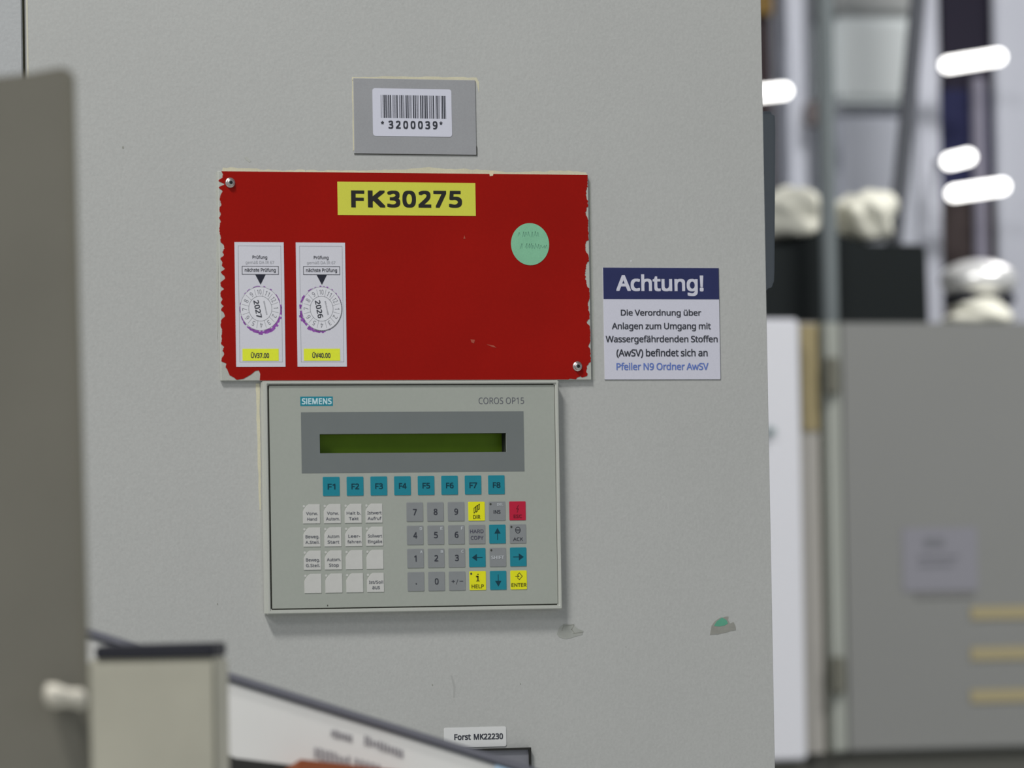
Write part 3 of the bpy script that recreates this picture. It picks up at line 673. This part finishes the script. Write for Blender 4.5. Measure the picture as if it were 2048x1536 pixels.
# dark crate on the switch cabinet
YB = YC+.08
t = thing('dark_crate', (X(1700, YB), YB, ztop), 'black-green box standing on top of the switch cabinet', 'box')
M_crate = mat('crate_black_green', (18, 22, 23), .7, spec=.15)
mb = MB(); slabq(mb, [Vector((X(px, YB), YB, ztop if py is None else Z(py, YB))) for px, py in ((1480, None), (1862, None), (1860, 488), (1745, 488), (1700, 474), (1672, 460), (1644, 458), (1622, 478), (1590, 490), (1480, 496))], .3); mb.build('body', M_crate, t, bevel=.004)
def lump(name, px, py, rx, rz, Y, m, label, cat, seed, ry=.06, floor=None):
    rr = random.Random(seed); bm = bmesh.new(); bmesh.ops.create_icosphere(bm, subdivisions=4, radius=1)
    ph = [rr.uniform(0, 6) for _ in range(6)]
    c = Q(px, py, Y)
    for v in bm.verts:
        f = 1+.12*math.sin(3.1*v.co.x+ph[0])+.1*math.sin(4.3*v.co.z+ph[1])+.07*math.sin(7*v.co.x+5*v.co.z+ph[2])+.05*math.sin(9*v.co.y+ph[3])
        v.co = Vector((v.co.x*rx*f, v.co.y*ry*f, v.co.z*rz*f))
    if floor is not None:
        for v in bm.verts: v.co.z = max(v.co.z, Z(floor, Y)-c.z+.001*math.sin(40*v.co.x))
    me = bpy.data.meshes.new(name)
    for f in bm.faces: f.smooth = True
    bm.to_mesh(me); bm.free(); me.materials.append(m); o = bpy.data.objects.new(name, me); link(o, c); return props(o, label, cat)
M_cloth = mat('cream_cloth', (196, 195, 184), .9)
S = 1/1740.
lump('cloth_bundle', 1578, 432, 62*S, 55*S, YB+.06, M_cloth, 'crumpled off-white cloth bundle on the dark box, nearer the cabinet edge', 'cloth', 1, floor=477)
lump('cloth_bundle', 1722, 436, 56*S, 58*S, YB+.06, M_cloth, 'crumpled cream cloth bundle on the dark box, right of the pole', 'cloth', 2, floor=485)
lump('cloth_bundle', 1958, 632, 74*S, 30*S, YC+.1, M_cloth, 'cream cloth lying under the shiny metal dome', 'cloth', 3, .05)
# polished dome
c = Q(1957, 560, YC+.12)
t = thing('metal_dome', (c.x, c.y, c.z-.03), 'shiny rounded metal dome on the switch cabinet near the right edge', 'machine part')
bm = bmesh.new(); bmesh.ops.create_uvsphere(bm, u_segments=32, v_segments=16, radius=1)
mb = MB(); mb.add([(c.x+v.co.x*.048, c.y+v.co.y*.048, c.z+v.co.z*.025) for v in bm.verts], [tuple(v.index for v in f.verts) for f in bm.faces]); bm.free()
mb.build('shell', mat('polished_metal', (215, 217, 222), .3, metal=.6), t, smooth=True)
mb = MB(); bxw(mb, (c.x-.036, c.y-.03, c.z-.034), (c.x+.036, c.y+.03, c.z-.014)); mb.build('collar', M_dark, t, bevel=.004)

# tall machine frame further back
YF = 3.1
M_col = mat('frame_lavender_white', (142, 144, 153), .6, var=.03, vscale=3)
M_dpan = mat('dark_window', (26, 24, 34), .7, spec=.1)
M_dbrown = mat('dark_brown', (46, 40, 40), .7, spec=.1)
t = thing('tower_machine', (X(1850, YF), YF, 0), 'tall pale machine frame with dark windows in the far right background', 'machine')
def colm(px0, px1, Y, m, name='column', z0=0., z1=4.2, th=.012): mb = MB(); bxw(mb, (X(px0, Y), Y, z0), (X(px1, Y), Y+th, z1)); return mb.build(name, m, t, bevel=.003)
colm(1845, 1892, YF, M_col); colm(2003, 2120, YF, M_col)
colm(1958, 1984, YF+.004, mat('inner_bar', (96, 94, 106)), 'inner_bar', 0, Z(150, YF))
mb = MB(); pb_box(mb, 1880, 2020, -400, 180, YF+.016, .02); mb.build('window_pane', M_dpan, t)
mb = MB(); pb_box(mb, 1880, 2020, 180, 400, YF+.016, .02); mb.build('window_pane', mat('dark_navy', (26, 28, 52), .7, spec=.1), t)
mb = MB(); pb_box(mb, 1880, 2020, 400, 800, YF+.016, .02); mb.build('window_pane', M_dbrown, t)
t2 = t
t = thing('pale_machine', (X(1740, YF+.3), YF+.3, 0), 'pale grey machine housing behind the slanting hose', 'machine')
YG = YF+.3
mb = MB(); pb_box(mb, 1676, 1850, 225, 1000, YG, .3); mb.build('lower_housing', mat('housing_lav', (176, 179, 189)), t, bevel=.01)
mb = MB(); pb_box(mb, 1676, 1850, 35, 205, YG-.02, .3); mb.build('upper_housing', mat('housing_light', (206, 211, 212)), t, bevel=.01)
mb = MB(); pb_box(mb, 1650, 1890, 205, 232, YG+.01, .05); mb.build('cross_rail', mat('rail_grey', (150, 153, 160)), t)
mb = MB(); pb_box(mb, 1676, 1850, -300, 35, YG, .3); mb.build('hood', mat('hood_grey', (150, 152, 152)), t, bevel=.01)
mb = MB(); bxw(mb, (X(1676, YG), YG, 0), (X(1850, YG), YG+.3, Z(1000, YG))); mb.build('base', M_dark, t)
t = thing('pale_column', (X(1600, YG), YG, 0), 'wide pale lavender column just right of the near cabinet edge', 'column')
mb = MB(); bxw(mb, (X(1562, YG-.05), YG-.05, 0), (X(1650, YG-.05), YG-.01, 4.2)); mb.build('shaft', mat('column_lav', (186, 189, 200)), t, bevel=.02)
mb = MB(); pb_box(mb, 1628, 1652, 200, 250, YG-.09, .04); mb.build('clamp', mat('clamp_brown', (116, 108, 108)), t, bevel=.004)
t = thing('brown_board', (X(1530, YG), YG-.06, 0), 'dark brown board showing between the near cabinet and the pale column', 'board')
mb = MB(); bxw(mb, (X(1440, YG), YG-.09, 0), (X(1555, YG-.09), YG-.06, Z(50, YG))); mb.build('lower_board', mat('board_brown', (44, 38, 40), .8, spec=.05), t)
mb = MB(); bxw(mb, (X(1440, YG), YG-.1, Z(50, YG)), (X(1555, YG-.09), YG-.06, 4.2)); props(mb.build('upper_board', mat('board_ochre', (92, 74, 42), .8, spec=.1), t), label='ochre upper board')
# slanting hose
def tube(mb, pts, r, N=10):
    vs = []; fs = []
    for i, p in enumerate(pts):
        p = Vector(p); a = Vector(pts[max(0, i-1)]); b = Vector(pts[min(len(pts)-1, i+1)]); tt = (b-a).normalized()
        s1 = tt.cross(Vector((0, 1, 0))).normalized(); s2 = tt.cross(s1)
        vs += [p+(s1*math.cos(2*math.pi*k/N)+s2*math.sin(2*math.pi*k/N))*r for k in range(N)]
    for i in range(len(pts)-1):
        for k in range(N): fs.append((i*N+k, i*N+(k+1) % N, (i+1)*N+(k+1) % N, (i+1)*N+k))
    return mb.add(vs, fs)
YH = YC+.16
mb = MB(); tube(mb, [Q(x, y, YH) for x, y in ((1860, -900), (1848, -300), (1836, 0), (1824, 130), (1812, 260), (1802, 360), (1792, 440), (1785, 500), (1784, 560))], .0105)
props(mb.build('hose', mat('hose_grey', (66, 68, 74), .6), smooth=True), 'dark grey slanting hose hanging down to the dark box', 'hose')
# lamps
def lamp(px0, py0, px1, py1, Y0, Y1, label, power=4, yend=None, hang=False, r=.0095, faint=False):
    a = Q(px0, py0, Y0); b = Q(px1, py1, Y1)
    t = thing('tube_lamp', (a+b)/2, label, 'lamp', 'lit tube lamps of the background machines')
    dv = (b-a).normalized(); pts = [a-dv*r*.9, a-dv*r*.6, a-dv*r*.2]; 
    n = 14; vs = []; fs = []; s1 = dv.cross(Vector((0, 0, 1))).normalized(); s2 = dv.cross(s1)
    prof = [(-r*math.cos(k*math.pi/12), r*math.sin(k*math.pi/12)) for k in range(1, 7)]; L = (b-a).length
    prof = prof+[(L-x, y) for x, y in prof[::-1]]
    for u, q in prof: vs += [a+dv*u+(s1*math.cos(2*math.pi*k/n)+s2*math.sin(2*math.pi*k/n))*q for k in range(n)]
    for i in range(len(prof)-1):
        for k in range(n): fs.append((i*n+k, i*n+(k+1) % n, (i+1)*n+(k+1) % n, (i+1)*n+k))
    fs += [tuple(range(n)), tuple((len(prof)-1)*n+k for k in range(n))]
    MB().add(vs, fs).build('tube', mat('lamp_glow_%d' % power, (255, 252, 244), gain=1, emit=power), t, smooth=True)
    m_ = (a+b)/2; mb = MB(); bxw(mb, (m_.x-.004, m_.y+r*.8, m_.z-.003), (m_.x+.004, yend or YF+.02, m_.z+.003)); mb.build('bracket', M_dark, t)
    if hang: mb = MB(); bxw(mb, (a.x-.003, a.y-.003, a.z+r*.5), (a.x+.003, a.y+.003, 6.5)); mb.build('hanger_rod', M_dark, t)
YL = YF-.06
lamp(1896, 130, 1996, 114, YL, YL-.02, 'bright white glowing tube lamp, upper right, longest of the highest pair')
lamp(1480, 191, 1568, 182, YL, YL-.02, 'bright glowing tube lamp half hidden behind the near cabinet edge', yend=YG-.07, hang=True)
lamp(1899, 323, 1936, 314, YL, YL-.02, 'short bright tube lamp, middle of the three at the right')
lamp(1908, 387, 2004, 373, YL, YL-.02, 'bright glowing tube lamp lowest of the three at the right')
bpy.data.objects['tube_lamp']['label'] = 'bright glowing tube lamp, highest of the three at the right'
